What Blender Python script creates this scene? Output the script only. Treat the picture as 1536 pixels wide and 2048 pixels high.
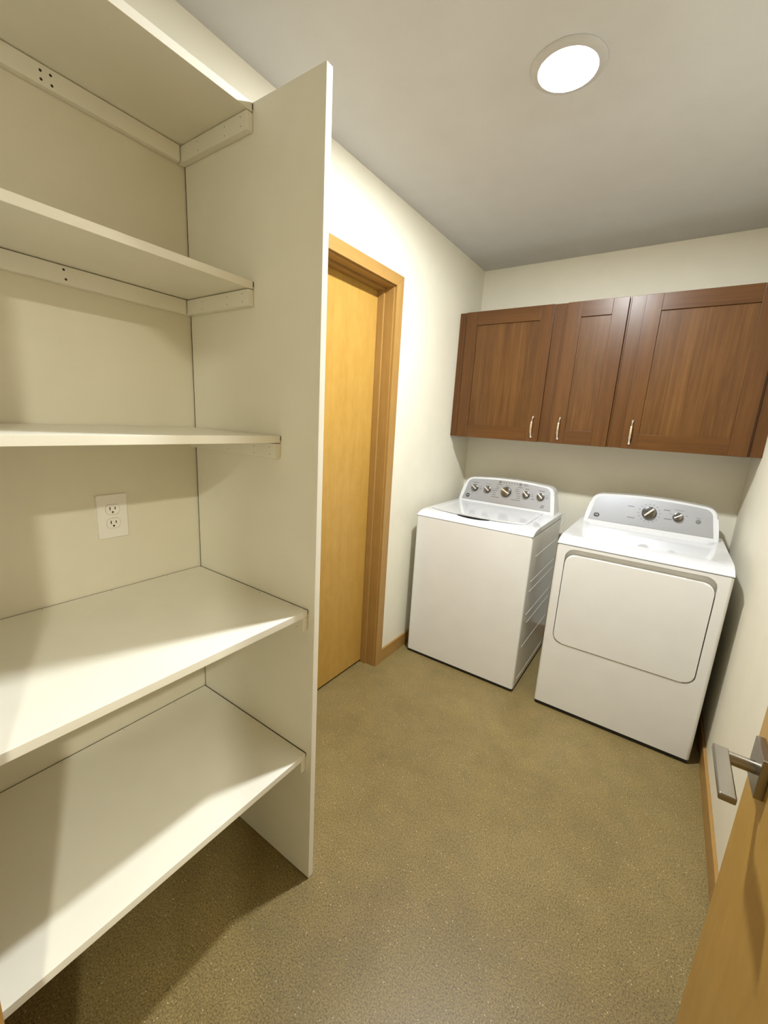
import bpy, bmesh, math, random
from mathutils import Vector, Matrix

# ------------------------------------------------------------------ scene, camera, light, exposure
scene = bpy.context.scene
COL = scene.collection
for o in list(bpy.data.objects):
    bpy.data.objects.remove(o)

H = 2.469            # ceiling height
W = 1.605            # room width, left wall x=0, right wall x=W, back wall y=0
YN = -2.8785         # room face of the wall with the doorway the photo is taken from
YH = -2.992          # hall face of that wall
DL, DR = 0.69, 1.507  # doorway opening

cam_data = bpy.data.cameras.new('camera')
cam = bpy.data.objects.new('camera', cam_data)
COL.objects.link(cam)
cam_data.sensor_fit = 'VERTICAL'
cam_data.sensor_height = 24.0
cam_data.sensor_width = 18.0
cam_data.lens = 829.18 / 2048 * 24.0
cam_data.clip_start = 0.01
cam_data.clip_end = 50
_a, _b, _c = math.radians(-33.9848), math.radians(-12.3975), math.radians(3.3384)
_f = Vector((math.sin(_a) * math.cos(_b), math.cos(_a) * math.cos(_b), math.sin(_b)))
_r = Vector((math.cos(_a), -math.sin(_a), 0))
_u = _r.cross(_f)
_r2 = _r * math.cos(_c) + _u * math.sin(_c)
_u2 = -_r * math.sin(_c) + _u * math.cos(_c)
_m = Matrix((_r2, _u2, -_f)).transposed().to_4x4()
_m.translation = Vector((1.2549, -2.9225, 1.4364))
cam.matrix_world = _m
scene.camera = cam

world = bpy.data.worlds.new('world')
scene.world = world
world.use_nodes = True
world.node_tree.nodes['Background'].inputs[0].default_value = (0.9, 0.85, 0.75, 1)
world.node_tree.nodes['Background'].inputs[1].default_value = 0.0

scene.view_settings.view_transform = 'Standard'
scene.view_settings.look = 'None'
scene.view_settings.gamma = 1.0
scene.view_settings.use_curve_mapping = False
scene.view_settings.exposure = 0.0
scene.cycles.max_bounces = 16
scene.cycles.diffuse_bounces = 10
scene.cycles.glossy_bounces = 6
scene.cycles.sample_clamp_indirect = 4.0
scene.cycles.use_denoising = True

LAMP_MAIN = (0.820, -1.458)
LAMP_HALL = (2.555, -3.633)
MAIN_STRENGTH = 1900.0
HALL_STRENGTH = 2350.0
MAIN_COLOR = (0.975, 1.0, 0.99)
HALL_COLOR = (0.98, 0.955, 0.78)

# ------------------------------------------------------------------ materials
MATS = {}


def new_mat(name):
    m = bpy.data.materials.new(name)
    m.use_nodes = True
    nt = m.node_tree
    b = nt.nodes['Principled BSDF']
    MATS[name] = m
    return m, nt, b


def N(nt, kind, **kw):
    n = nt.nodes.new(kind)
    for k, v in kw.items():
        setattr(n, k, v)
    return n


def ramp(nt, fac, stops):
    r = N(nt, 'ShaderNodeValToRGB')
    els = r.color_ramp.elements
    while len(els) < len(stops):
        els.new(0.5)
    for e, (p, c) in zip(els, stops):
        e.position = p
        e.color = (c[0], c[1], c[2], 1)
    nt.links.new(fac, r.inputs[0])
    return r.outputs[0]


def coords(nt, scale=(1, 1, 1), rnd=False, kind='Object'):
    tc = N(nt, 'ShaderNodeTexCoord')
    mp = N(nt, 'ShaderNodeMapping')
    mp.inputs['Scale'].default_value = scale
    nt.links.new(tc.outputs[kind], mp.inputs[0])
    if rnd:
        oi = N(nt, 'ShaderNodeObjectInfo')
        mu = N(nt, 'ShaderNodeVectorMath', operation='SCALE')
        cx = N(nt, 'ShaderNodeCombineXYZ')
        for i in range(3):
            nt.links.new(oi.outputs['Random'], cx.inputs[i])
        nt.links.new(cx.outputs[0], mu.inputs[0])
        mu.inputs['Scale'].default_value = 37.0
        nt.links.new(mu.outputs[0], mp.inputs['Location'])
    return mp.outputs[0]


def noise(nt, vec, scale, detail=3, rough=0.5, dist=0.0):
    n = N(nt, 'ShaderNodeTexNoise')
    n.inputs['Scale'].default_value = scale
    n.inputs['Detail'].default_value = detail
    n.inputs['Roughness'].default_value = rough
    n.inputs['Distortion'].default_value = dist
    nt.links.new(vec, n.inputs['Vector'])
    return n.outputs[0]


def bump(nt, b, height, strength, dist=0.001):
    n = N(nt, 'ShaderNodeBump')
    n.inputs['Strength'].default_value = strength
    n.inputs['Distance'].default_value = dist
    nt.links.new(height, n.inputs['Height'])
    nt.links.new(n.outputs[0], b.inputs['Normal'])


def mixc(nt, fac, a, b_, blend='MIX'):
    m = N(nt, 'ShaderNodeMix', data_type='RGBA', blend_type=blend)
    if isinstance(fac, float):
        m.inputs[0].default_value = fac
    else:
        nt.links.new(fac, m.inputs[0])
    for s, v in ((6, a), (7, b_)):
        if isinstance(v, tuple):
            m.inputs[s].default_value = (v[0], v[1], v[2], 1)
        else:
            nt.links.new(v, m.inputs[s])
    return m.outputs[2]


def plain(name, col, rough=0.5, metal=0.0, spec=0.5, coat=0.0):
    m, nt, b = new_mat(name)
    b.inputs['Base Color'].default_value = (*col, 1)
    b.inputs['Roughness'].default_value = rough
    b.inputs['Metallic'].default_value = metal
    b.inputs['Specular IOR Level'].default_value = spec
    b.inputs['Coat Weight'].default_value = coat
    # faint surface variation so nothing is perfectly even
    v = noise(nt, coords(nt), 9.0, 2)
    lo = tuple(c * 0.965 for c in col)
    c = ramp(nt, v, [(0.3, lo), (0.7, col)])
    nt.links.new(c, b.inputs['Base Color'])
    return m


def painted(name, col, rough, bscale, bstr):
    m = plain(name, col, rough)
    nt = m.node_tree
    b = nt.nodes['Principled BSDF']
    h = noise(nt, coords(nt), bscale, 3, 0.6)
    bump(nt, b, h, bstr, 0.0015)
    return m


painted('wall_paint', (0.73, 0.70, 0.59), 0.6, 160, 0.12)
painted('ceiling_paint', (0.56, 0.565, 0.57), 0.8, 120, 0.15)
painted('shelf_paint', (0.80, 0.785, 0.71), 0.36, 220, 0.04)
plain('appliance_enamel', (0.76, 0.76, 0.75), 0.2, coat=0.3)
plain('appliance_plastic', (0.63, 0.64, 0.665), 0.10, coat=0.4)
plain('dark_plastic', (0.012, 0.012, 0.013), 0.5)
plain('silver_panel', (0.37, 0.38, 0.41), 0.32, metal=0.6)
plain('knob_metal', (0.20, 0.19, 0.175), 0.17, metal=1.0)
plain('knob_pointer', (0.92, 0.91, 0.88), 0.15, metal=0.6)
plain('print_grey', (0.13, 0.13, 0.14), 0.5)
plain('button_grey', (0.16, 0.16, 0.165), 0.4, metal=0.3)
plain('badge_black', (0.02, 0.02, 0.022), 0.25)
plain('badge_letter', (0.55, 0.56, 0.58), 0.3, metal=0.5)
plain('nickel', (0.32, 0.297, 0.26), 0.3, metal=1.0)
plain('pull_metal', (0.80, 0.72, 0.60), 0.2, metal=1.0)
plain('outlet_plastic', (0.83, 0.81, 0.78), 0.3)
plain('slot_dark', (0.02, 0.016, 0.012), 0.7)
plain('trim_white', (0.50, 0.495, 0.49), 0.5)
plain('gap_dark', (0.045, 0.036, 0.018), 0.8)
plain('rubber', (0.02, 0.02, 0.02), 0.7)
plain('hose_plastic', (0.62, 0.62, 0.60), 0.35)


def wood(name, dark, mid, light, axis, rough, fig=0.35, coat=0.0, gs=1.0):
    m, nt, b = new_mat(name)
    s = [95.0 * gs] * 3
    s['xyz'.index(axis)] = 3.2 * gs
    fine = noise(nt, coords(nt, tuple(s), True), 1.0, 5, 0.65, 0.4)
    s2 = [13.0 * gs] * 3
    s2['xyz'.index(axis)] = 0.7 * gs
    broad = noise(nt, coords(nt, tuple(s2), True), 1.0, 3, 0.55, 0.8)
    s3 = [24.0] * 3
    s3['xyz'.index(axis)] = 11.0
    mott = noise(nt, coords(nt, tuple(s3), True), 1.0, 3, 0.6)
    c1 = ramp(nt, fine, [(0.28, dark), (0.5, mid), (0.72, light)])
    c2 = ramp(nt, broad, [(0.3, dark), (0.52, mid), (0.74, light)])
    c3 = ramp(nt, mott, [(0.32, mid), (0.7, light)])
    c = mixc(nt, 0.5, c1, c2)
    c = mixc(nt, fig, c, c3)
    nt.links.new(c, b.inputs['Base Color'])
    b.inputs['Roughness'].default_value = rough
    b.inputs['Specular IOR Level'].default_value = 0.28
    b.inputs['Coat Weight'].default_value = coat
    b.inputs['Coat Roughness'].default_value = 0.25
    bump(nt, b, fine, 0.06, 0.0006)
    return m


MAPLE = ((0.265, 0.142, 0.038), (0.32, 0.181, 0.052), (0.385, 0.228, 0.072))
for ax in 'xyz':
    wood('maple_' + ax, *MAPLE, ax, 0.38, 0.4, coat=0.15)
MAPLE_D = ((0.325, 0.180, 0.037), (0.395, 0.229, 0.049), (0.47, 0.285, 0.069))
wood('maple_door', *MAPLE_D, 'z', 0.36, 0.55, coat=0.15)
CHERRY = ((0.054, 0.0195, 0.0040), (0.088, 0.0345, 0.0076), (0.130, 0.055, 0.0135))
for ax in 'xz':
    wood('cherry_' + ax, *CHERRY, ax, 0.34, 0.15, coat=0.05)
CHERRY_P = ((0.050, 0.0190, 0.0040), (0.096, 0.0395, 0.0090), (0.165, 0.076, 0.020))
wood('cherry_panel', *CHERRY_P, 'z', 0.36, 0.1, coat=0.05)

# polished concrete with fine aggregate
m, nt, b = new_mat('concrete')
v = coords(nt)
big = noise(nt, v, 2.3, 4, 0.6, 0.6)
base = ramp(nt, big, [(0.25, (0.170, 0.126, 0.050)), (0.5, (0.208, 0.157, 0.064)), (0.75, (0.240, 0.185, 0.080))])
mid_ = noise(nt, v, 11.0, 3, 0.6)
tint = ramp(nt, mid_, [(0.3, (0.90, 0.91, 0.93)), (0.7, (1.05, 1.03, 1.0))])
c = mixc(nt, 1.0, base, tint, 'MULTIPLY')
grain = noise(nt, v, 230.0, 3, 0.7)
gr = ramp(nt, grain, [(0.28, (0.30, 0.28, 0.25)), (0.5, (1.0, 1.0, 1.0)), (0.72, (1.75, 1.72, 1.62))])
c = mixc(nt, 1.0, c, gr, 'MULTIPLY')
vo = N(nt, 'ShaderNodeTexVoronoi')
vo.inputs['Scale'].default_value = 140.0
nt.links.new(v, vo.inputs['Vector'])
dots = ramp(nt, vo.outputs['Distance'], [(0.0, (1, 1, 1)), (0.16, (1, 1, 1)), (0.24, (0, 0, 0))])
sel = N(nt, 'ShaderNodeSeparateColor')
nt.links.new(vo.outputs['Color'], sel.inputs[0])
pick = ramp(nt, sel.outputs[0], [(0.80, (0, 0, 0)), (0.84, (1, 1, 1))])
pick2 = ramp(nt, sel.outputs[1], [(0.90, (0, 0, 0)), (0.93, (1, 1, 1))])
mk = mixc(nt, 1.0, dots, pick, 'MULTIPLY')
mk2 = mixc(nt, 1.0, dots, pick2, 'MULTIPLY')
c = mixc(nt, mk, c, (0.055, 0.042, 0.022))
c = mixc(nt, mk2, c, (0.55, 0.48, 0.32))
nt.links.new(c, b.inputs['Base Color'])
b.inputs['Roughness'].default_value = 0.42
b.inputs['Specular IOR Level'].default_value = 0.35
bump(nt, b, grain, 0.05, 0.0008)


def lamp_mat(name, col, strength):
    m, nt, b = new_mat(name)
    b.inputs['Base Color'].default_value = (0.9, 0.9, 0.9, 1)
    b.inputs['Emission Color'].default_value = (*col, 1)
    b.inputs['Emission Strength'].default_value = strength
    return m


lamp_mat('lamp_main', MAIN_COLOR, MAIN_STRENGTH)
lamp_mat('lamp_hall', HALL_COLOR, HALL_STRENGTH)


# ------------------------------------------------------------------ geometry helpers
def finish(bm, name, mat, parent=None, smooth=True, angle=35):
    bmesh.ops.recalc_face_normals(bm, faces=bm.faces)
    me = bpy.data.meshes.new(name)
    bm.to_mesh(me)
    bm.free()
    me.materials.append(MATS[mat])
    if smooth:
        for p in me.polygons:
            p.use_smooth = True
        me.set_sharp_from_angle(angle=math.radians(angle))
    o = bpy.data.objects.new(name, me)
    COL.objects.link(o)
    if smooth:
        wn = o.modifiers.new('weighted_normal', 'WEIGHTED_NORMAL')
        wn.keep_sharp = True
    if parent is not None:
        o.parent = parent
    return o


def empty(name, loc=(0, 0, 0)):
    o = bpy.data.objects.new(name, None)
    o.empty_display_size = 0.1
    o.location = loc
    COL.objects.link(o)
    return o


def tag(o, label=None, cat=None, group=None, kind=None):
    if label:
        o['label'] = label
    if cat:
        o['category'] = cat
    if group:
        o['group'] = group
    if kind:
        o['kind'] = kind
    return o


def add_box(bm, x0, x1, y0, y1, z0, z1, bev=0.0, seg=2):
    vs = [bm.verts.new((x, y, z)) for x in (x0, x1) for y in (y0, y1) for z in (z0, z1)]
    fs = []
    for idx in ((0, 1, 3, 2), (4, 6, 7, 5), (0, 4, 5, 1), (2, 3, 7, 6), (0, 2, 6, 4), (1, 5, 7, 3)):
        fs.append(bm.faces.new([vs[i] for i in idx]))
    if bev > 0:
        es = list({e for f in fs for e in f.edges})
        bmesh.ops.bevel(bm, geom=es, offset=bev, segments=seg, profile=0.5, affect='EDGES')


def box(name, mat, x0, x1, y0, y1, z0, z1, parent=None, bev=0.0, seg=2):
    bm = bmesh.new()
    add_box(bm, x0, x1, y0, y1, z0, z1, bev, seg)
    return finish(bm, name, mat, parent)


def lathe(bm, prof, n=32, axis='z', mat=None):
    """prof: list of (radius, height); closed at zero radii"""
    rings = []
    for r, h in prof:
        if r < 1e-6:
            rings.append([bm.verts.new((0, 0, h))])
        else:
            rings.append([bm.verts.new((r * math.cos(2 * math.pi * i / n), r * math.sin(2 * math.pi * i / n), h)) for i in range(n)])
    new = [v for r in rings for v in r]
    for a, c in zip(rings, rings[1:]):
        for i in range(n):
            j = (i + 1) % n
            if len(a) == 1 and len(c) == 1:
                continue
            if len(a) == 1:
                bm.faces.new((a[0], c[i], c[j]))
            elif len(c) == 1:
                bm.faces.new((a[i], a[j], c[0]))
            else:
                bm.faces.new((a[i], a[j], c[j], c[i]))
    if mat is not None:
        bmesh.ops.transform(bm, matrix=mat, verts=new)


def tube(bm, pts, radii, n=12, squash=1.0):
    pts = [Vector(p) for p in pts]
    rings = []
    ref = Vector((1, 0, 0))
    for i, p in enumerate(pts):
        t = (pts[min(i + 1, len(pts) - 1)] - pts[max(i - 1, 0)]).normalized()
        a = ref - t * ref.dot(t)
        if a.length < 1e-4:
            a = Vector((0, 0, 1)) - t * t.z
        a.normalize()
        c = t.cross(a)
        r = radii[i]
        rings.append([bm.verts.new(p + a * r * math.cos(2 * math.pi * k / n) + c * r * squash * math.sin(2 * math.pi * k / n)) for k in range(n)])
    for a, c in zip(rings, rings[1:]):
        for k in range(n):
            bm.faces.new((a[k], a[(k + 1) % n], c[(k + 1) % n], c[k]))
    bm.faces.new(rings[0])
    bm.faces.new(rings[-1])


def round_rect(x0, x1, z0, z1, r, n=6):
    """r: radius or (bl, br, tr, tl)"""
    if not isinstance(r, tuple):
        r = (r, r, r, r)
    out = []
    for (cx, cz, a0, rr) in ((x0 + r[0], z0 + r[0], 180, r[0]), (x1 - r[1], z0 + r[1], 270, r[1]), (x1 - r[2], z1 - r[2], 0, r[2]), (x0 + r[3], z1 - r[3], 90, r[3])):
        for k in range(n + 1):
            a = math.radians(a0 + 90 * k / n)
            out.append((cx + rr * math.cos(a), cz + rr * math.sin(a)))
    return out


def prism_xz(bm, outline, yf, yb, bev=0.0, seg=3):
    """outline (x,z) extruded along y; yf/yb number or function of z. Front (yf) rim bevelled"""
    ff = yf if callable(yf) else (lambda z: yf)
    fb = yb if callable(yb) else (lambda z: yb)
    a = [bm.verts.new((x, ff(z), z)) for x, z in outline]
    c = [bm.verts.new((x, fb(z), z)) for x, z in outline]
    front = bm.faces.new(a)
    bm.faces.new(list(reversed(c)))
    n = len(a)
    for i in range(n):
        bm.faces.new((a[i], c[i], c[(i + 1) % n], a[(i + 1) % n]))
    if bev:
        bmesh.ops.bevel(bm, geom=list(front.edges), offset=bev, segments=seg, profile=0.5, affect='EDGES')


def prism_x(bm, prof, x0, x1, bev=0.0, seg=3):
    """profile (y,z) extruded along x"""
    a = [bm.verts.new((x0, y, z)) for y, z in prof]
    c = [bm.verts.new((x1, y, z)) for y, z in prof]
    fa = bm.faces.new(a)
    fc = bm.faces.new(list(reversed(c)))
    n = len(a)
    for i in range(n):
        bm.faces.new((a[i], c[i], c[(i + 1) % n], a[(i + 1) % n]))
    if bev:
        es = list(fa.edges) + list(fc.edges)
        bmesh.ops.bevel(bm, geom=es, offset=bev, segments=seg, profile=0.5, affect='EDGES', clamp_overlap=True)


def cut(o, cutter_bm):
    """boolean difference baked into the mesh"""
    bmesh.ops.recalc_face_normals(cutter_bm, faces=cutter_bm.faces)
    me = bpy.data.meshes.new('tmp_cut')
    cutter_bm.to_mesh(me)
    cutter_bm.free()
    c = bpy.data.objects.new('tmp_cut', me)
    COL.objects.link(c)
    par = o.parent
    o.parent = None
    o.modifiers.clear()
    md = o.modifiers.new('b', 'BOOLEAN')
    md.operation = 'DIFFERENCE'
    md.solver = 'EXACT'
    md.object = c
    dg = bpy.context.evaluated_depsgraph_get()
    dg.update()
    nm = bpy.data.meshes.new_from_object(o.evaluated_get(dg))
    o.modifiers.clear()
    old = o.data
    o.data = nm
    nm.name = old.name
    bpy.data.meshes.remove(old)
    bpy.data.objects.remove(c)
    bpy.data.meshes.remove(me)
    o.parent = par
    for p in nm.polygons:
        p.use_smooth = True
    nm.set_sharp_from_angle(angle=math.radians(30))
    wn = o.modifiers.new('weighted_normal', 'WEIGHTED_NORMAL')
    wn.keep_sharp = True
    return o


def struct(o, label, cat):
    return tag(o, label, cat, kind='structure')


# ------------------------------------------------------------------ room shell
HX0, HX1, HY0 = -0.7, 3.5, -4.5     # hall extents
T = 0.12
DY0, DY1, DZ = -1.905, -1.085, 2.080    # closed door opening in left wall (finished jamb faces)

struct(box('floor', 'concrete', HX0 - T, HX1 + T, HY0 - T, T, -0.1, 0), 'polished tan concrete floor with fine speckled aggregate', 'floor')
struct(box('ceiling', 'ceiling_paint', HX0 - T, HX1 + T, HY0 - T, T, H, H + 0.1), 'flat off-white painted ceiling with the recessed light', 'ceiling')

bm = bmesh.new()
add_box(bm, -0.135, 0, DY1 + 0.02, T, 0, H)
add_box(bm, -0.135, 0, YN, DY0 - 0.02, 0, H)
add_box(bm, -0.135, 0, DY0 - 0.02, DY1 + 0.02, DZ + 0.02, H)
struct(finish(bm, 'wall_left', 'wall_paint'), 'cream wall holding the maple door and the shelves', 'wall')
struct(box('wall_back', 'wall_paint', 0, W, 0, T, 0, H), 'cream wall behind the washer, dryer and wall cabinets', 'wall')
struct(box('wall_right', 'wall_paint', W, W + T, YN, T, 0, H), 'cream wall to the right of the dryer', 'wall')
bm = bmesh.new()
add_box(bm, HX0, DL - 0.02, YH, YN, 0, H)
add_box(bm, DR + 0.02, HX1, YH, YN, 0, H)
add_box(bm, DL - 0.02, DR + 0.02, YH, YN, DZ + 0.02, H)
struct(finish(bm, 'wall_near', 'wall_paint'), 'cream wall around the doorway at the left end of the shelves', 'wall')
bm = bmesh.new()
add_box(bm, HX0 - T, HX1 + T, HY0 - T, HY0, 0, H)
add_box(bm, HX0 - T, HX0, HY0, YN, 0, H)
add_box(bm, HX1, HX1 + T, HY0, YN, 0, H)
struct(finish(bm, 'wall_hall', 'wall_paint'), 'cream walls of the hall outside the doorway', 'wall')

# ------------------------------------------------------------------ closed door in left wall
CW, CT = 0.060, 0.014
casing = empty('trim_1', (0, -1.5, 0))
struct(casing, 'light maple door casing around the closed maple door', 'door casing')


def wprism(name, mat, pts2, axis, a0, a1, parent, bev=0.0015, off=(0, 0, 0)):
    """polygon extruded along axis: pts2 in the two other axes (in order), world coords minus off"""
    bm = bmesh.new()

    def mk(p, h):
        q = {'x': (h, p[0], p[1]), 'y': (p[0], h, p[1]), 'z': (p[0], p[1], h)}[axis]
        return bm.verts.new(Vector(q) - Vector(off))
    a = [mk(p, a0) for p in pts2]
    c = [mk(p, a1) for p in pts2]
    bm.faces.new(a)
    bm.faces.new(list(reversed(c)))
    n = len(a)
    for i in range(n):
        bm.faces.new((a[i], c[i], c[(i + 1) % n], a[(i + 1) % n]))
    bmesh.ops.recalc_face_normals(bm, faces=bm.faces)
    if bev:
        bmesh.ops.bevel(bm, geom=list(bm.edges), offset=bev, segments=2, profile=0.5, affect='EDGES')
    return finish(bm, name, mat, parent)


off = (0, -1.5, 0)
yi1, yo1 = DY1 + 0.006, DY1 + 0.006 + CW
yi0, yo0 = DY0 - 0.006, DY0 - 0.006 - CW
zi, zo = DZ + 0.006, DZ + 0.006 + CW - 0.006
wprism('side_casing', 'maple_z', [(yi1, 0), (yo1, 0), (yo1, zo), (yi1, zi)], 'x', 0, CT, casing, 0.0015, off)
wprism('side_casing', 'maple_z', [(yi0, 0), (yo0, 0), (yo0, zo), (yi0, zi)], 'x', 0, CT, casing, 0.0015, off)
wprism('head_casing', 'maple_y', [(yo0, zo), (yo1, zo), (yi1, zi), (yi0, zi)], 'x', 0, CT, casing, 0.0015, off)
# jamb lining and door stops
oy = 1.5
box('jamb', 'maple_z', -0.135, 0.001, DY1 + oy, DY1 + 0.019 + oy, 0, DZ + 0.019, casing, 0.001)
box('jamb', 'maple_z', -0.135, 0.001, DY0 - 0.019 + oy, DY0 + oy, 0, DZ + 0.019, casing, 0.001)
box('head_jamb', 'maple_y', -0.135, 0.001, DY0 + oy, DY1 + oy, DZ, DZ + 0.019, casing, 0.001)
box('door_stop', 'maple_z', -0.089, -0.052, DY1 - 0.011 + oy, DY1 + oy, 0, DZ - 0.012, casing, 0.0015)
box('door_stop', 'maple_z', -0.089, -0.052, DY0 + oy, DY0 + 0.011 + oy, 0, DZ - 0.012, casing, 0.0015)
box('head_stop', 'maple_y', -0.089, -0.052, DY0 + oy, DY1 + oy, DZ - 0.012, DZ, casing, 0.0015)

d1 = box('door_1', 'maple_door', -0.021, 0.021, -0.407, 0.407, 0.014, DZ - 0.003, None, 0.002)
d1.location = (-0.111, (DY0 + DY1) / 2, 0)
struct(d1, 'closed flush maple door with pale figured veneer in the left wall', 'door')

# baseboards
BH, BT = 0.082, 0.012


def baseboard(name, x0, x1, y0, y1, ax, label):
    bm = bmesh.new()
    add_box(bm, x0, x1, y0, y1, 0.0, BH, 0.002, 2)
    return struct(finish(bm, name, 'maple_' + ax), label, 'baseboard')


baseboard('baseboard_left', 0, BT, yo1, 0, 'y', 'maple baseboard between the closed door casing and the washer')
baseboard('baseboard_right', W - BT, W, YN + 0.02, 0, 'y', 'maple baseboard along the right wall beside the dryer')
baseboard('baseboard_back', BT, W - BT, -BT, 0, 'x', 'maple baseboard behind the washer and dryer')

# ------------------------------------------------------------------ doorway the photo is taken from
dw = empty('trim_2', ((DL + DR) / 2, YN, 0))
struct(dw, 'maple jamb and casing of the doorway at the end of the shelves', 'door casing')
ox, oy2 = (DL + DR) / 2, YN
box('jamb', 'maple_z', DL - 0.019 - ox, DL - ox, YH - oy2, YN + CT - 0.0005 - oy2, 0, DZ + 0.019, dw, 0.001)
box('jamb', 'maple_z', DR - ox, DR + 0.019 - ox, YH - oy2, YN - oy2, 0, DZ + 0.019, dw, 0.001)
box('head_jamb', 'maple_x', DL - ox, DR - ox, YH - oy2, YN - oy2, DZ, DZ + 0.019, dw, 0.001)
box('side_casing', 'maple_z', DL - 0.019 - CW - ox, DL - 0.019 - ox, YN - oy2, YN + CT - oy2, 0, zo, dw, 0.0015)
box('side_casing', 'maple_z', DR + 0.006 - ox, DR + 0.006 + CW - ox, YN - oy2, YN + CT - oy2, 0, zo, dw, 0.0015)
box('head_casing', 'maple_x', DL - 0.019 - CW - ox, DR + 0.006 + CW - ox, YN - oy2, YN + CT - oy2, zi + 0.001, zo + 0.001, dw, 0.0015)

# open door leaf, hinged on the right jamb, standing square to the doorway
DFX = 1.4520          # face towards the room
LEAF0, LEAF1 = -2.862, -2.0655
d2 = box('door_2', 'maple_door', 0.0, 0.044, LEAF0 - LEAF1, 0, 0.012, DZ - 0.004, None, 0.002)
d2.location = (DFX, LEAF1, 0)
struct(d2, 'open flush maple door at the right edge with a nickel lever', 'door')
HYc, HZc = -2.1375 - LEAF1, 0.951


def lever(sign, x_face):
    """sign -1: towards room, +1 towards wall"""
    s = sign
    hd = box('lever_rose', 'nickel', min(x_face, x_face + s * 0.0117), max(x_face, x_face + s * 0.0117), HYc - 0.0328, HYc + 0.0328, HZc - 0.0328, HZc + 0.0328, d2, 0.0012)
    tag(hd, 'square brushed nickel rose of the lever handle')
    bm = bmesh.new()
    pts = [(x_face + s * 0.0117, HYc, HZc - 0.003), (x_face + s * 0.0440, HYc, HZc - 0.003)]
    tube(bm, pts, [0.0098, 0.0098], 20)
    finish(bm, 'spindle', 'nickel', hd)
    xa, xb = sorted((x_face + s * 0.0430, x_face + s * 0.0635))
    bm = bmesh.new()
    add_box(bm, xa, xb, HYc - 0.1075, HYc + 0.0105, HZc - 0.0045, HZc + 0.0065, 0.0022, 3)
    finish(bm, 'lever_bar', 'nickel', hd)


lever(-1, 0.0)
lever(1, 0.044)
box('latch_plate', 'nickel', 0.010, 0.034, -0.001, 0.0012, HZc - 0.028, HZc + 0.028, d2, 0.0004)
for hz in (0.25, 1.04, 1.83):
    bm = bmesh.new()
    lathe(bm, [(0, -0.045), (0.006, -0.045), (0.006, 0.045), (0, 0.045)], 12, mat=Matrix.Translation((0.050, LEAF0 - LEAF1 - 0.004, hz)))
    finish(bm, 'hinge', 'nickel', d2)


# ------------------------------------------------------------------ recessed lights
def downlight(x, y, mat, label, drop):
    t = empty('recessed_light', (x, y, H))
    bm = bmesh.new()
    lathe(bm, [(0.052, -0.001), (0.052, -0.0035), (0.078, -0.0060), (0.082, -0.0110), (0.094, -0.0090), (0.102, -0.0045), (0.104, -0.0008), (0.052, -0.001)], 64)
    finish(bm, 'trim_ring', 'trim_white', t)
    bm = bmesh.new()
    prof = [(0, -0.003 - drop)]
    for k in range(1, 9):
        a = math.radians(90 * k / 8)
        prof.append((0.0515 * math.sin(a), -0.003 - drop * math.cos(a)))
    lathe(bm, prof + [(0.0515, -0.002), (0, -0.002)], 48)
    finish(bm, 'lens', mat, t)
    return tag(t, label, 'ceiling light', 'recessed lights')


downlight(*LAMP_MAIN, 'lamp_main', 'round white recessed light glowing in the laundry ceiling', 0.014)
downlight(*LAMP_HALL, 'lamp_hall', 'round warm recessed light in the hall ceiling outside the doorway', 0.001)

# ------------------------------------------------------------------ shelving unit
YP = -2.1600                     # camera-side face of the end panel
ST = 0.019
G = 0.0032                       # joint gap
unit = empty('shelving_unit', (0.27, (YP + YN) / 2, 0))
tag(unit, 'white painted built-in shelving unit with five shelves beside the doorway', 'shelving')
UX, UY = 0.27, (YP + YN) / 2


def ub(name, x0, x1, y0, y1, z0, z1, parent=unit, bev=0.0012, mat='shelf_paint'):
    return box(name, mat, x0 - UX, x1 - UX, y0 - UY, y1 - UY, z0, z1, parent, bev)


tag(ub('side_panel', 0.0042, 0.5331, YP, YP + 0.0194, 0.002, 2.1568), 'tall white end panel')
ub('joint', 0.0001, 0.0042, YP + 0.0010, YP + 0.0185, 0.004, 2.150, unit, 0, 'gap_dark')  # dark strip in the wall seam, colouring in the gap shade
hole_me = None


def nail(parent, loc, rot, r=0.0022):
    global hole_me
    if hole_me is None:
        bm = bmesh.new()
        lathe(bm, [(0, 0.0), (1.0, 0.0), (0.85, 0.12), (0, 0.16)], 10)
        o = finish(bm, 'nail_hole', 'slot_dark', parent)
        hole_me = o.data
    else:
        o = bpy.data.objects.new('nail_hole', hole_me)
        COL.objects.link(o)
        o.parent = parent
    o.location = loc
    o.rotation_euler = rot
    o.scale = (r, r, r)
    return o


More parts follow.
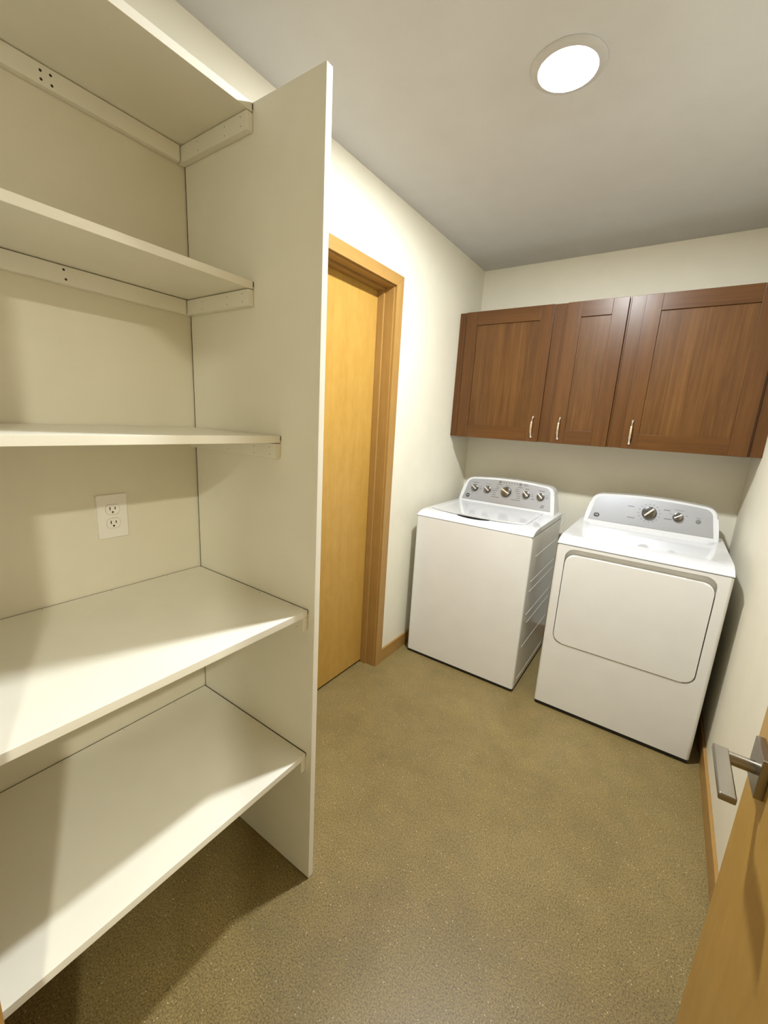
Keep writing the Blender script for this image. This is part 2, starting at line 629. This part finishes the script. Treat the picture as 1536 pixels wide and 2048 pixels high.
RX = (0, math.pi / 2, 0)        # facing +x
RY = (math.pi / 2, 0, 0)        # facing -y
SHELVES = [(2.1547, 0.2985, True), (1.7676, 0.2950, True), (1.3822, 0.3995, False), (0.9199, 0.5110, True), (0.4614, 0.5133, True)]
CH = 0.040
for i, (z, d, rear) in enumerate(SHELVES):
    s = ub('shelf', G, d, YN + G, YP - G, z - ST, z)
    zt, zb_ = z - ST - 0.0018, z - ST - 0.0018 - CH
    cl = ub('cleat', 0.0003, d - 0.001, YP - ST, YP - 0.0005, zb_, zt, unit, 0.0025)
    for fx in (0.012, 0.075, 0.19):
        for fz in (0.010, 0.029):
            nail(cl, (d - fx - 0.012 - UX, YP - ST - 0.00005 - UY, zt - fz - (0.002 if fx > 0.05 else 0)), RY, 0.0013)
    ub('cleat', G, d - 0.001, YN + 0.0005, YN + ST, zb_, zt, unit, 0.0025)
    if rear:
        rc = ub('cleat', 0.0003, ST, YN + ST + G, YP - ST - G, zb_, zt, unit, 0.0025)
        if i == 0:
            pts = [(-2.489, 2.1198), (-2.4709, 2.1209), (-2.489, 2.104), (-2.470, 2.1025)]
        elif i == 1:
            pts = [(-2.4823, 1.7375), (-2.4794, 1.7172)]
        else:
            pts = []
        for (py, pz) in pts:
            nail(rc, (ST + 0.0001 - UX, py - UY, pz), RX, 0.0028)
    # dark strips along wall and panel; gap shade and unpainted edges in their colour
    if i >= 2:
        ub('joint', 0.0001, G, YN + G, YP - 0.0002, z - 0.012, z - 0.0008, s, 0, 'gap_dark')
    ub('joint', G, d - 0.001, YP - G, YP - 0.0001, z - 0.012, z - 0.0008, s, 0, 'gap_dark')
    if i >= 3:
        for k in range(4):
            nail(s, (0.05 + (d - 0.1) * k / 3 - UX, YP - 0.012 - UY, z + 0.00002), (0, 0, 0), 0.0013)
        for k in range(4):
            nail(s, (0.012 - UX, YP - 0.12 - 0.16 * k - UY, z + 0.00002), (0, 0, 0), 0.0013)

# ------------------------------------------------------------------ electrical outlet on the wall between shelves
ot = empty('wall_outlet', (0, -2.4172, 1.1337))
tag(ot, 'white duplex wall outlet between the middle shelves', 'outlet')


def yzp(bm, outline, x0, x1, bev=0.0, seg=2):
    a = [bm.verts.new((x1, y, z)) for y, z in outline]
    c = [bm.verts.new((x0, y, z)) for y, z in outline]
    f = bm.faces.new(a)
    bm.faces.new(list(reversed(c)))
    n = len(a)
    for i in range(n):
        bm.faces.new((a[i], c[i], c[(i + 1) % n], a[(i + 1) % n]))
    if bev:
        bmesh.ops.bevel(bm, geom=list(f.edges), offset=bev, segments=seg, profile=0.5, affect='EDGES')


bm = bmesh.new()
yzp(bm, round_rect(-0.0385, 0.0385, -0.0615, 0.0615, 0.003, 3), 0.0002, 0.0055, 0.0025, 3)
plate = finish(bm, 'cover_plate', 'outlet_plastic', ot)


def recept_outline(cz, g=0.0):
    r = 0.0175 + g
    h = 0.0135 + g
    pts = []
    for k in range(48):
        a = 2 * math.pi * k / 48
        pts.append((r * math.cos(a), cz + max(-h, min(h, r * math.sin(a)))))
    out = []
    for p in pts:
        if not out or (abs(p[0] - out[-1][0]) + abs(p[1] - out[-1][1])) > 1e-5:
            out.append(p)
    return out


for cz in (0.0195, -0.0195):
    cb = bmesh.new()
    yzp(cb, recept_outline(cz, 0.0009), 0.003, 0.02)
    cut(plate, cb)
for cz in (0.0195, -0.0195):
    bm = bmesh.new()
    yzp(bm, recept_outline(cz), 0.001, 0.0062, 0.0008, 2)
    rc = finish(bm, 'receptacle', 'outlet_plastic', ot)
    for (sy, hh) in ((-0.0064, 0.0046), (0.0064, 0.0037)):
        box('slot', 'slot_dark', 0.0060, 0.00632, sy - 0.0013, sy + 0.0013, cz + 0.003 - hh, cz + 0.003 + hh, rc)
    bm = bmesh.new()
    lathe(bm, [(0, 0.0), (0.0027, 0.0), (0.0027, 0.0003), (0, 0.0003)], 16, mat=Matrix.Translation((0.0060, 0, cz - 0.0075)) @ Matrix.Rotation(math.pi / 2, 4, 'Y'))
    finish(bm, 'ground_hole', 'slot_dark', rc)
bm = bmesh.new()
lathe(bm, [(0, 0.0), (0.0028, 0.0), (0.0024, 0.0007), (0, 0.0009)], 16, mat=Matrix.Translation((0.0054, 0, 0)) @ Matrix.Rotation(math.pi / 2, 4, 'Y'))
finish(bm, 'cover_screw', 'outlet_plastic', ot)

# ------------------------------------------------------------------ wall cabinets
CYF = -0.3156         # face frame front
CZ0, CZ1 = 1.3655, 2.1300
DT = 0.019


def cabinet(x0, x1, dx0, dx1, hx, fill_l, fill_r, label):
    ox_, oz_ = (x0 + x1) / 2, CZ0
    t = empty('wall_cabinet', (ox_, 0, CZ0))
    tag(t, label, 'cabinet', 'dark wood wall cabinets')

    def b(name, mat, a0, a1, y0, y1, z0, z1, parent=t, bev=0.001):
        return box(name, mat, a0 - ox_, a1 - ox_, y0, y1, z0 - oz_, z1 - oz_, parent, bev)
    i0, i1 = x0 + (fill_l or 0), x1 - (fill_r or 0)
    cz1 = CZ1
    bm = bmesh.new()
    pt = 0.015
    add_box(bm, i0 - ox_, i0 + pt - ox_, CYF + 0.019, -0.001, 0, cz1 - oz_)
    add_box(bm, i1 - pt - ox_, i1 - ox_, CYF + 0.019, -0.001, 0, cz1 - oz_)
    add_box(bm, i0 + pt - ox_, i1 - pt - ox_, CYF + 0.019, -0.001, 0.010, 0.010 + pt)
    add_box(bm, i0 + pt - ox_, i1 - pt - ox_, CYF + 0.019, -0.001, cz1 - oz_ - pt, cz1 - oz_)
    add_box(bm, i0 + pt - ox_, i1 - pt - ox_, -0.007, -0.001, 0.010 + pt, cz1 - oz_ - pt)
    finish(bm, 'carcass', 'cherry_z', t)
    sw = 0.038
    sl, sr = dx0 + 0.012 - i0, i1 - dx1 + 0.012
    b('face_stile', 'cherry_z', i0, i0 + sl, CYF, CYF + 0.019, CZ0, cz1)
    b('face_stile', 'cherry_z', i1 - sr, i1, CYF, CYF + 0.019, CZ0, cz1)
    b('face_rail', 'cherry_x', i0 + sl, i1 - sr, CYF, CYF + 0.019, CZ0, CZ0 + sw)
    b('face_rail', 'cherry_x', i0 + sl, i1 - sr, CYF, CYF + 0.019, cz1 - sw, cz1)
    if fill_l:
        b('filler_strip', 'cherry_z', x0, i0 - 0.0004, CYF, CYF + 0.019, CZ0, cz1)
    if fill_r:
        b('filler_strip', 'cherry_z', i1 + 0.0004, x1, CYF, CYF + 0.019, CZ0, cz1)
    # door
    z0, z1 = CZ0 - 0.001, CZ1 - 0.003
    yf = CYF - 0.002 - DT
    sw = 0.0735
    rw = 0.079
    door = b('door', 'cherry_panel', dx0 + sw - 0.008, dx1 - sw + 0.008, yf + 0.0085, yf + 0.0145, z0 + rw - 0.008, z1 - rw + 0.008)
    b('stile', 'cherry_z', dx0, dx0 + sw, yf, yf + DT, z0, z1, door, 0.0016)
    b('stile', 'cherry_z', dx1 - sw, dx1, yf, yf + DT, z0, z1, door, 0.0016)
    b('rail', 'cherry_x', dx0 + sw, dx1 - sw, yf, yf + DT, z0, z0 + rw, door, 0.0012)
    b('rail', 'cherry_x', dx0 + sw, dx1 - sw, yf, yf + DT, z1 - rw, z1, door, 0.0012)
    # arched pull
    bm = bmesh.new()
    pts, rad = [], []
    L = 0.058
    n = 28
    for k in range(n + 1):
        s = -1 + 2 * k / n
        yy = -0.004 - 0.023 * (1 - abs(s) ** 2.6)
        pts.append((hx - ox_, yf + yy, 1.4505 + L * s - oz_))
        a = abs(s)
        r = 0.0042 + 0.0022 * math.exp(-((a - 0.0) / 0.38) ** 2) + 0.0022 * math.exp(-((a - 0.46) / 0.10) ** 2) + 0.0036 * math.exp(-((a - 1.0) / 0.11) ** 2)
        rad.append(r)
    tube(bm, pts, rad, 12)
    for s in (-1, 1):
        lathe(bm, [(0, 0.0), (0.0075, 0.0), (0.0085, 0.002), (0.006, 0.006), (0, 0.009)], 16, mat=Matrix.Translation((hx - ox_, yf, 1.4505 + L * s - oz_)) @ Matrix.Rotation(math.pi / 2, 4, 'X'))
    h = finish(bm, 'pull_handle', 'pull_metal', door, angle=60)
    tag(h, 'arched satin nickel pull')
    return t


cabinet(0.0005, 0.6335, 0.0550, 0.5815, 0.5425, 0.022, 0, 'wide brown wood wall cabinet above the washer, nearest the maple door')
cabinet(0.6340, 0.9560, 0.6530, 0.9480, 0.6945, 0, 0, 'narrow brown wood wall cabinet in the middle of the three')
cabinet(0.9565, 1.6045, 1.0210, 1.5470, 1.0580, 0, 0.048, 'wide brown wood wall cabinet above the dryer, against the right wall')

# ------------------------------------------------------------------ appliances
AW = 0.686
FB = (-0.268, 0.935)      # console face bottom (y, z)
FT = (-0.212, 1.100)      # console face top
YF = -0.797


def face_y(z):
    return FB[0] + (z - FB[1]) * (FT[0] - FB[0]) / (FT[1] - FB[1])


def console_outline(hb, ht, z0, z1, rise, r):
    """symmetric outline: half width hb at bottom, ht at top, crowned top edge, rounded shoulders"""
    pts = [(-hb, z0), (hb, z0)]
    # right side up to shoulder
    k = (ht - hb) / (z1 - z0)
    zs = z1 - r
    pts.append((hb + k * (zs - z0) * 0.5, z0 + (zs - z0) * 0.5))
    xs = hb + k * (zs - z0)
    for j in range(0, 9):
        a = math.radians(90 * j / 8)
        pts.append((xs - r + r * math.cos(a), zs + r * math.sin(a)))
    xr = xs - r
    for j in range(1, 12):
        u = 1 - 2 * j / 12
        pts.append((xr * u, z1 + rise * (1 - u * u)))
    for j in range(0, 9):
        a = math.radians(90 + 90 * j / 8)
        pts.append((-xs + r + r * math.cos(a), zs + r * math.sin(a)))
    pts.append((-(hb + k * (zs - z0) * 0.5), z0 + (zs - z0) * 0.5))
    return pts


_up = Vector((0, FT[0] - FB[0], FT[1] - FB[1])).normalized()
_nr = Vector((1, 0, 0)).cross(_up)        # points towards the room (-y) and up


def face_matrix(x, z, outw=0.0):
    m = Matrix((Vector((1, 0, 0)), _up, _nr)).transposed().to_4x4()
    m.translation = Vector((x, face_y(z), z)) + _nr * outw
    return m


def knob(parent, x, z, r, deg, big=False):
    m = face_matrix(x, z, 0.002)
    bm = bmesh.new()
    lathe(bm, [(0, 0), (r * 1.06, 0), (r * 1.06, 0.003), (r * 0.98, 0.006), (r * 0.95, 0.017), (r * 0.88, 0.0205), (r * 0.80, 0.0215), (0, 0.0225)], 40)
    k = finish(bm, 'control_knob', 'knob_metal', parent)
    k.matrix_local = m @ Matrix.Rotation(math.radians(deg), 4, 'Z')
    bm = bmesh.new()
    add_box(bm, -r * 0.13, r * 0.13, -r * 0.86, r * 0.86, 0.0205, 0.0275 if not big else 0.0285, 0.0015, 2)
    p = finish(bm, 'pointer', 'knob_pointer', k)
    return k


def dash(bm, x, z, w, h=0.0028):
    m = face_matrix(x, z, 0.00215)
    vs = [bm.verts.new(m @ Vector(p)) for p in ((-w / 2, -h / 2, 0), (w / 2, -h / 2, 0), (w / 2, h / 2, 0), (-w / 2, h / 2, 0))]
    bm.faces.new(vs)


def text(parent, name, s, x, z, size, mat, outw=0.0022):
    cu = bpy.data.curves.new(name, 'FONT')
    cu.body = s
    cu.size = size
    cu.align_x = 'CENTER'
    cu.align_y = 'CENTER'
    cu.extrude = 0.0001
    tmp = bpy.data.objects.new('tmp_text', cu)
    COL.objects.link(tmp)
    dg = bpy.context.evaluated_depsgraph_get()
    dg.update()
    me = bpy.data.meshes.new_from_object(tmp.evaluated_get(dg))
    bpy.data.objects.remove(tmp)
    bpy.data.curves.remove(cu)
    me.name = name
    me.materials.clear()
    me.materials.append(MATS[mat])
    o = bpy.data.objects.new(name, me)
    COL.objects.link(o)
    o.parent = parent
    o.matrix_local = face_matrix(x, z, outw)
    return o


def badge(parent, x, z, r, square=False):
    bm = bmesh.new()
    if square:
        ol = round_rect(-r, r, -r * 0.8, r * 0.8, r * 0.7, 6)
    else:
        ol = [(r * math.cos(2 * math.pi * k / 32), r * math.sin(2 * math.pi * k / 32)) for k in range(32)]
    a = [bm.verts.new((px, py, 0)) for px, py in ol]
    c = [bm.verts.new((px * 0.94, py * 0.94, 0.0012)) for px, py in ol]
    n = len(a)
    bm.faces.new(c)
    bm.faces.new(list(reversed(a)))
    for i in range(n):
        bm.faces.new((a[i], a[(i + 1) % n], c[(i + 1) % n], c[i]))
    bd = finish(bm, 'logo_badge', 'badge_black', parent)
    bd.matrix_local = face_matrix(x, z, 0.0018)
    lt = text(parent, 'badge_letters', 'GE', x, z, r * 1.05, 'badge_letter', 0.0032)
    lt.parent = bd
    lt.matrix_local = Matrix.Translation((0, 0, 0.0014))
    return bd


def appliance_common(t, base_h):
    """body shell, feet, console, silver panel; local origin: x centre, y=0 back wall, z floor"""
    hw = AW / 2
    bm = bmesh.new()
    ol = []
    # plan outline with rounded front corners
    r = 0.014
    for k in range(7):
        a = math.radians(180 + 90 * k / 6)
        ol.append((-hw + r + r * math.cos(a), YF + r + r * math.sin(a)))
    for k in range(7):
        a = math.radians(270 + 90 * k / 6)
        ol.append((hw - r + r * math.cos(a), YF + r + r * math.sin(a)))
    ol += [(hw, -0.150), (-hw, -0.150)]
    a = [bm.verts.new((x, y, base_h)) for x, y in ol]
    c = [bm.verts.new((x, y, 0.8945)) for x, y in ol]
    n = len(ol)
    bm.faces.new(a)
    bm.faces.new(c)
    for i in range(n):
        bm.faces.new((a[i], a[(i + 1) % n], c[(i + 1) % n], c[i]))
    body = finish(bm, 'body', 'appliance_enamel', t)
    box('deck_seam', 'dark_plastic', -hw + 0.0015, hw - 0.0015, YF + 0.0015, -0.152, 0.8935, 0.8985, t)
    # dark base frame and feet
    bm = bmesh.new()
    add_box(bm, -hw + 0.006, hw - 0.006, YF + 0.006, -0.162, 0.002, base_h + 0.01)
    finish(bm, 'base_frame', 'dark_plastic', t)
    for fx in (-hw + 0.05, hw - 0.05):
        for fy in (YF + 0.06, -0.21):
            bm = bmesh.new()
            lathe(bm, [(0, 0.0), (0.021, 0.0), (0.021, 0.006), (0.008, 0.008), (0.008, base_h - 0.011), (0, base_h - 0.011)], 16, mat=Matrix.Translation((fx, fy, 0)))
            finish(bm, 'foot', 'rubber', t)
    return body


def console(t, hb, ht):
    bm = bmesh.new()
    prism_xz(bm, console_outline(hb, ht, 0.905, 1.092, 0.014, 0.055), face_y, -0.135, 0.012, 4)
    cs = finish(bm, 'console', 'appliance_plastic', t)
    bm = bmesh.new()
    ol = console_outline(hb - 0.030, ht - 0.022, 0.944, 1.083, 0.012, 0.042)
    prism_xz(bm, ol, lambda z: face_y(z) - 0.0018, lambda z: face_y(z) + 0.004)
    finish(bm, 'control_panel', 'silver_panel', t)
    return cs


# ---- washer
WX = 0.404
wm = empty('washing_machine', (WX, 0, 0))
tag(wm, 'white top-loading washing machine with five dials, left of the dryer', 'washer')
appliance_common(wm, 0.020)
hw = AW / 2
bm = bmesh.new()
prism_x(bm, [(YF, 0.8975), (YF + 0.001, 0.9015), (YF + 0.030, 0.9165), (YF + 0.060, 0.9245), (YF + 0.12, 0.9275), (-0.145, 0.9275), (-0.145, 0.8975)], -hw, hw, 0.010, 3)
deck = finish(bm, 'top_deck', 'appliance_plastic', wm)
# finger recess in front of the lid
cb = bmesh.new()
pts = [(0.078, -0.690), (-0.118, -0.690)]
for k in range(13):
    a = math.pi + math.pi * k / 12
    pts.append((-0.020 + 0.098 * math.cos(a), -0.722 + 0.024 * math.sin(a)))
va = [cb.verts.new((x, y, 0.900)) for x, y in pts]
vb = [cb.verts.new((x, y, 0.95)) for x, y in pts]
cb.faces.new(va)
cb.faces.new(list(reversed(vb)))
for i in range(len(pts)):
    j = (i + 1) % len(pts)
    cb.faces.new((va[i], vb[i], vb[j], va[j]))
cut(deck, cb)
box('recess_shade', 'dark_plastic', -0.112, 0.072, -0.7175, -0.692, 0.9005, 0.9275, wm)  # added dark block under the lid edge, standing in for the recess shade
# lid with bowed front edge
bm = bmesh.new()
lo = []
xl, xr_ = -0.308, 0.268
for k in range(15):
    u = k / 14
    x = xl + (xr_ - xl) * u
    lo.append((x, -0.672 - 0.050 * (1 - (2 * u - 1) ** 2) ** 0.75))
lo += [(xr_ - 0.006, -0.296), (xl + 0.006, -0.296)]
va = [bm.verts.new((x, y, 0.9285)) for x, y in lo]
vb = [bm.verts.new((x, y, 0.9360)) for x, y in lo]
bm.faces.new(va)
ftop = bm.faces.new(vb)
for i in range(len(lo)):
    j = (i + 1) % len(lo)
    bm.faces.new((va[i], vb[i], vb[j], va[j]))
bmesh.ops.bevel(bm, geom=list(ftop.edges), offset=0.003, segments=2, profile=0.5, affect='EDGES')
lid = finish(bm, 'lid', 'appliance_plastic', wm)
# shallow dish pressed into the lid
cb = bmesh.new()
lo2 = [(-0.02 + (x + 0.02) * 0.86, -0.49 + (y + 0.49) * 0.80) for x, y in lo]
lo3 = [(-0.02 + (x + 0.02) * 0.94, -0.49 + (y + 0.49) * 0.90) for x, y in lo]
va = [cb.verts.new((x, y, 0.9318)) for x, y in lo2]
vb = [cb.verts.new((x, y, 0.9372)) for x, y in lo3]
cb.faces.new(va)
cb.faces.new(list(reversed(vb)))
for i in range(len(lo2)):
    j = (i + 1) % len(lo2)
    cb.faces.new((va[i], vb[i], vb[j], va[j]))
cut(lid, cb)
console(wm, 0.325, 0.290)
# stamped ribs on the side sheets
for sx in (-1, 1):
    for zz, y0 in ((0.770, -0.70), (0.636, -0.735), (0.580, -0.735), (0.445, -0.735), (0.385, -0.70), (0.250, -0.735), (0.055, -0.735)):
        bm = bmesh.new()
        xx = sx * (hw - 0.0003)
        tube(bm, [(xx - sx * 0.001, y0, zz), (xx, y0 + 0.012, zz), (xx, -0.20, zz), (xx - sx * 0.001, -0.188, zz)], [0.0005, 0.0015, 0.0015, 0.0005], 8)
        finish(bm, 'side_rib', 'appliance_enamel', wm)
for dx, rr, dg_ in ((-0.217, 0.0225, 55), (-0.127, 0.0225, 52), (0.0, 0.0325, 62), (0.131, 0.0225, 48), (0.221, 0.0225, 48)):
    knob(wm, dx, 1.024, rr, dg_, rr > 0.03)
badge(wm, -0.258, 0.970, 0.0135)
for dx in (-0.052, 0.082):
    bm = bmesh.new()
    lathe(bm, [(0, 0), (0.0095, 0), (0.0085, 0.002), (0, 0.0025)], 20)
    bt = finish(bm, 'push_button', 'button_grey', wm)
    bt.matrix_local = face_matrix(dx, 1.082, 0.0018)
bm = bmesh.new()
for k in range(6):
    dash(bm, -0.028 + k * 0.018, 1.0825, 0.0065, 0.0075)
dash(bm, 0.115, 1.086, 0.026)
dash(bm, 0.119, 1.079, 0.034)
dash(bm, -0.052, 1.066, 0.036, 0.004)
dash(bm, 0.082, 1.064, 0.032, 0.004)
for k, (xx, zz, ww) in enumerate(((-0.062, 1.050, 0.022), (-0.066, 1.038, 0.026), (-0.072, 1.025, 0.026), (-0.078, 1.010, 0.022), (-0.078, 0.996, 0.024), (-0.066, 0.983, 0.052))):
    dash(bm, xx, zz, ww, 0.004)
    dash(bm, -xx + 0.006, zz, ww * 1.15, 0.004)
dash(bm, 0.0, 1.066, 0.03)
for kx in (-0.217, 0.221):
    dash(bm, kx, 1.060, 0.036, 0.004)
dash(bm, 0.131, 1.060, 0.026, 0.0045)
for kx in (-0.217, -0.127, 0.131, 0.221):
    dash(bm, kx + 0.036, 1.035, 0.010)
    dash(bm, kx + 0.040, 1.022, 0.014, 0.004)
dash(bm, 0.175, 1.004, 0.018, 0.005)
dash(bm, 0.240, 0.962, 0.022, 0.006)
dash(bm, 0.244, 0.972, 0.018, 0.006)
tag(finish(bm, 'printed_marks', 'print_grey', wm, smooth=False), kind='stuff')
text(wm, 'printed_word', 'Temperature', -0.127, 1.060, 0.0085, 'print_grey')
# drain hose clip at the rear corner
bm = bmesh.new()
tube(bm, [(hw - 0.01, -0.140, 0.922), (hw + 0.012, -0.140, 0.926), (hw + 0.018, -0.140, 0.905), (hw + 0.016, -0.146, 0.875), (hw + 0.006, -0.150, 0.855)], [0.005, 0.006, 0.006, 0.006, 0.005], 10)
finish(bm, 'hose_clip', 'hose_plastic', wm)

# ---- dryer
DX = 1.208
dr = empty('clothes_dryer', (DX, 0, 0))
tag(dr, 'white front-loading clothes dryer with two dials, beside the right wall', 'dryer')
dbody = appliance_common(dr, 0.022)
bm = bmesh.new()
RX0, RX1, RZ0, RZ1 = -0.300, 0.296, 0.378, 0.880
prism_xz(bm, round_rect(RX0, RX1, RZ0, RZ1, 0.046, 8), YF - 0.02, YF + 0.030)
cut(dbody, bm)
bm = bmesh.new()
prism_xz(bm, round_rect(RX0 + 0.0045, RX1 - 0.0045, RZ0 + 0.0045, RZ1 - 0.031, 0.042, 8), YF - 0.003, YF + 0.0295, 0.005, 3)
dd = finish(bm, 'door', 'appliance_enamel', dr)
tag(dd, 'wide flat white door with rounded corners')
# grip lip and hinge side notch on the door edge
box('grip_lip', 'appliance_enamel', -0.19, 0.19, YF - 0.0005, YF + 0.012, RZ1 - 0.0325, RZ1 - 0.029, dd, 0.001)
# top deck: front lip then shallow dished top
bm = bmesh.new()
prism_x(bm, [(YF - 0.001, 0.8975), (YF - 0.001, 0.9010), (YF + 0.045, 0.9185), (YF + 0.085, 0.9255), (YF + 0.13, 0.9275), (-0.145, 0.9275), (-0.145, 0.8975)], -hw, hw, 0.010, 3)
ddeck = finish(bm, 'top_deck', 'appliance_plastic', dr)
cb = bmesh.new()
oa = round_rect(-0.285, 0.285, -0.630, -0.285, 0.02, 5)
ob = round_rect(-0.318, 0.318, -0.690, -0.268, 0.02, 5)
va = [cb.verts.new((x, y, 0.9155)) for x, y in oa]
vb = [cb.verts.new((x, y, 0.9290)) for x, y in ob]
cb.faces.new(va)
cb.faces.new(list(reversed(vb)))
for i in range(len(oa)):
    j = (i + 1) % len(oa)
    cb.faces.new((va[i], vb[i], vb[j], va[j]))
cut(ddeck, cb)
console(dr, 0.325, 0.292)
knob(dr, 0.0, 1.022, 0.0335, -42, True)
knob(dr, 0.1315, 1.022, 0.0230, -55)
badge(dr, -0.254, 0.972, 0.0145, True)
bm = bmesh.new()
lathe(bm, [(0, 0), (0.0115, 0), (0.0105, 0.0022), (0, 0.0028)], 24)
bt = finish(bm, 'start_button', 'button_grey', dr)
bt.matrix_local = face_matrix(0.221, 1.013, 0.0018)
bm = bmesh.new()
for (xx, zz, ww) in ((-0.090, 1.045, 0.032), (-0.082, 0.985, 0.036), (0.078, 1.050, 0.030), (0.088, 1.005, 0.034)):
    dash(bm, xx, zz, ww, 0.0042)
for k in range(16):
    a = math.radians(40 + 360 * k / 16)
    dash(bm, 0.050 * math.sin(a), 1.022 + 0.047 * math.cos(a), 0.0085, 0.0028)
for s in (-1, 1):
    dash(bm, 0.1315 + s * 0.036, 1.034, 0.009)
tag(finish(bm, 'printed_marks', 'print_grey', dr, smooth=False), kind='stuff')
text(dr, 'printed_word', 'Temperature', 0.1315, 1.058, 0.0085, 'print_grey')
text(dr, 'printed_word', 'Start', 0.221, 1.031, 0.009, 'print_grey')
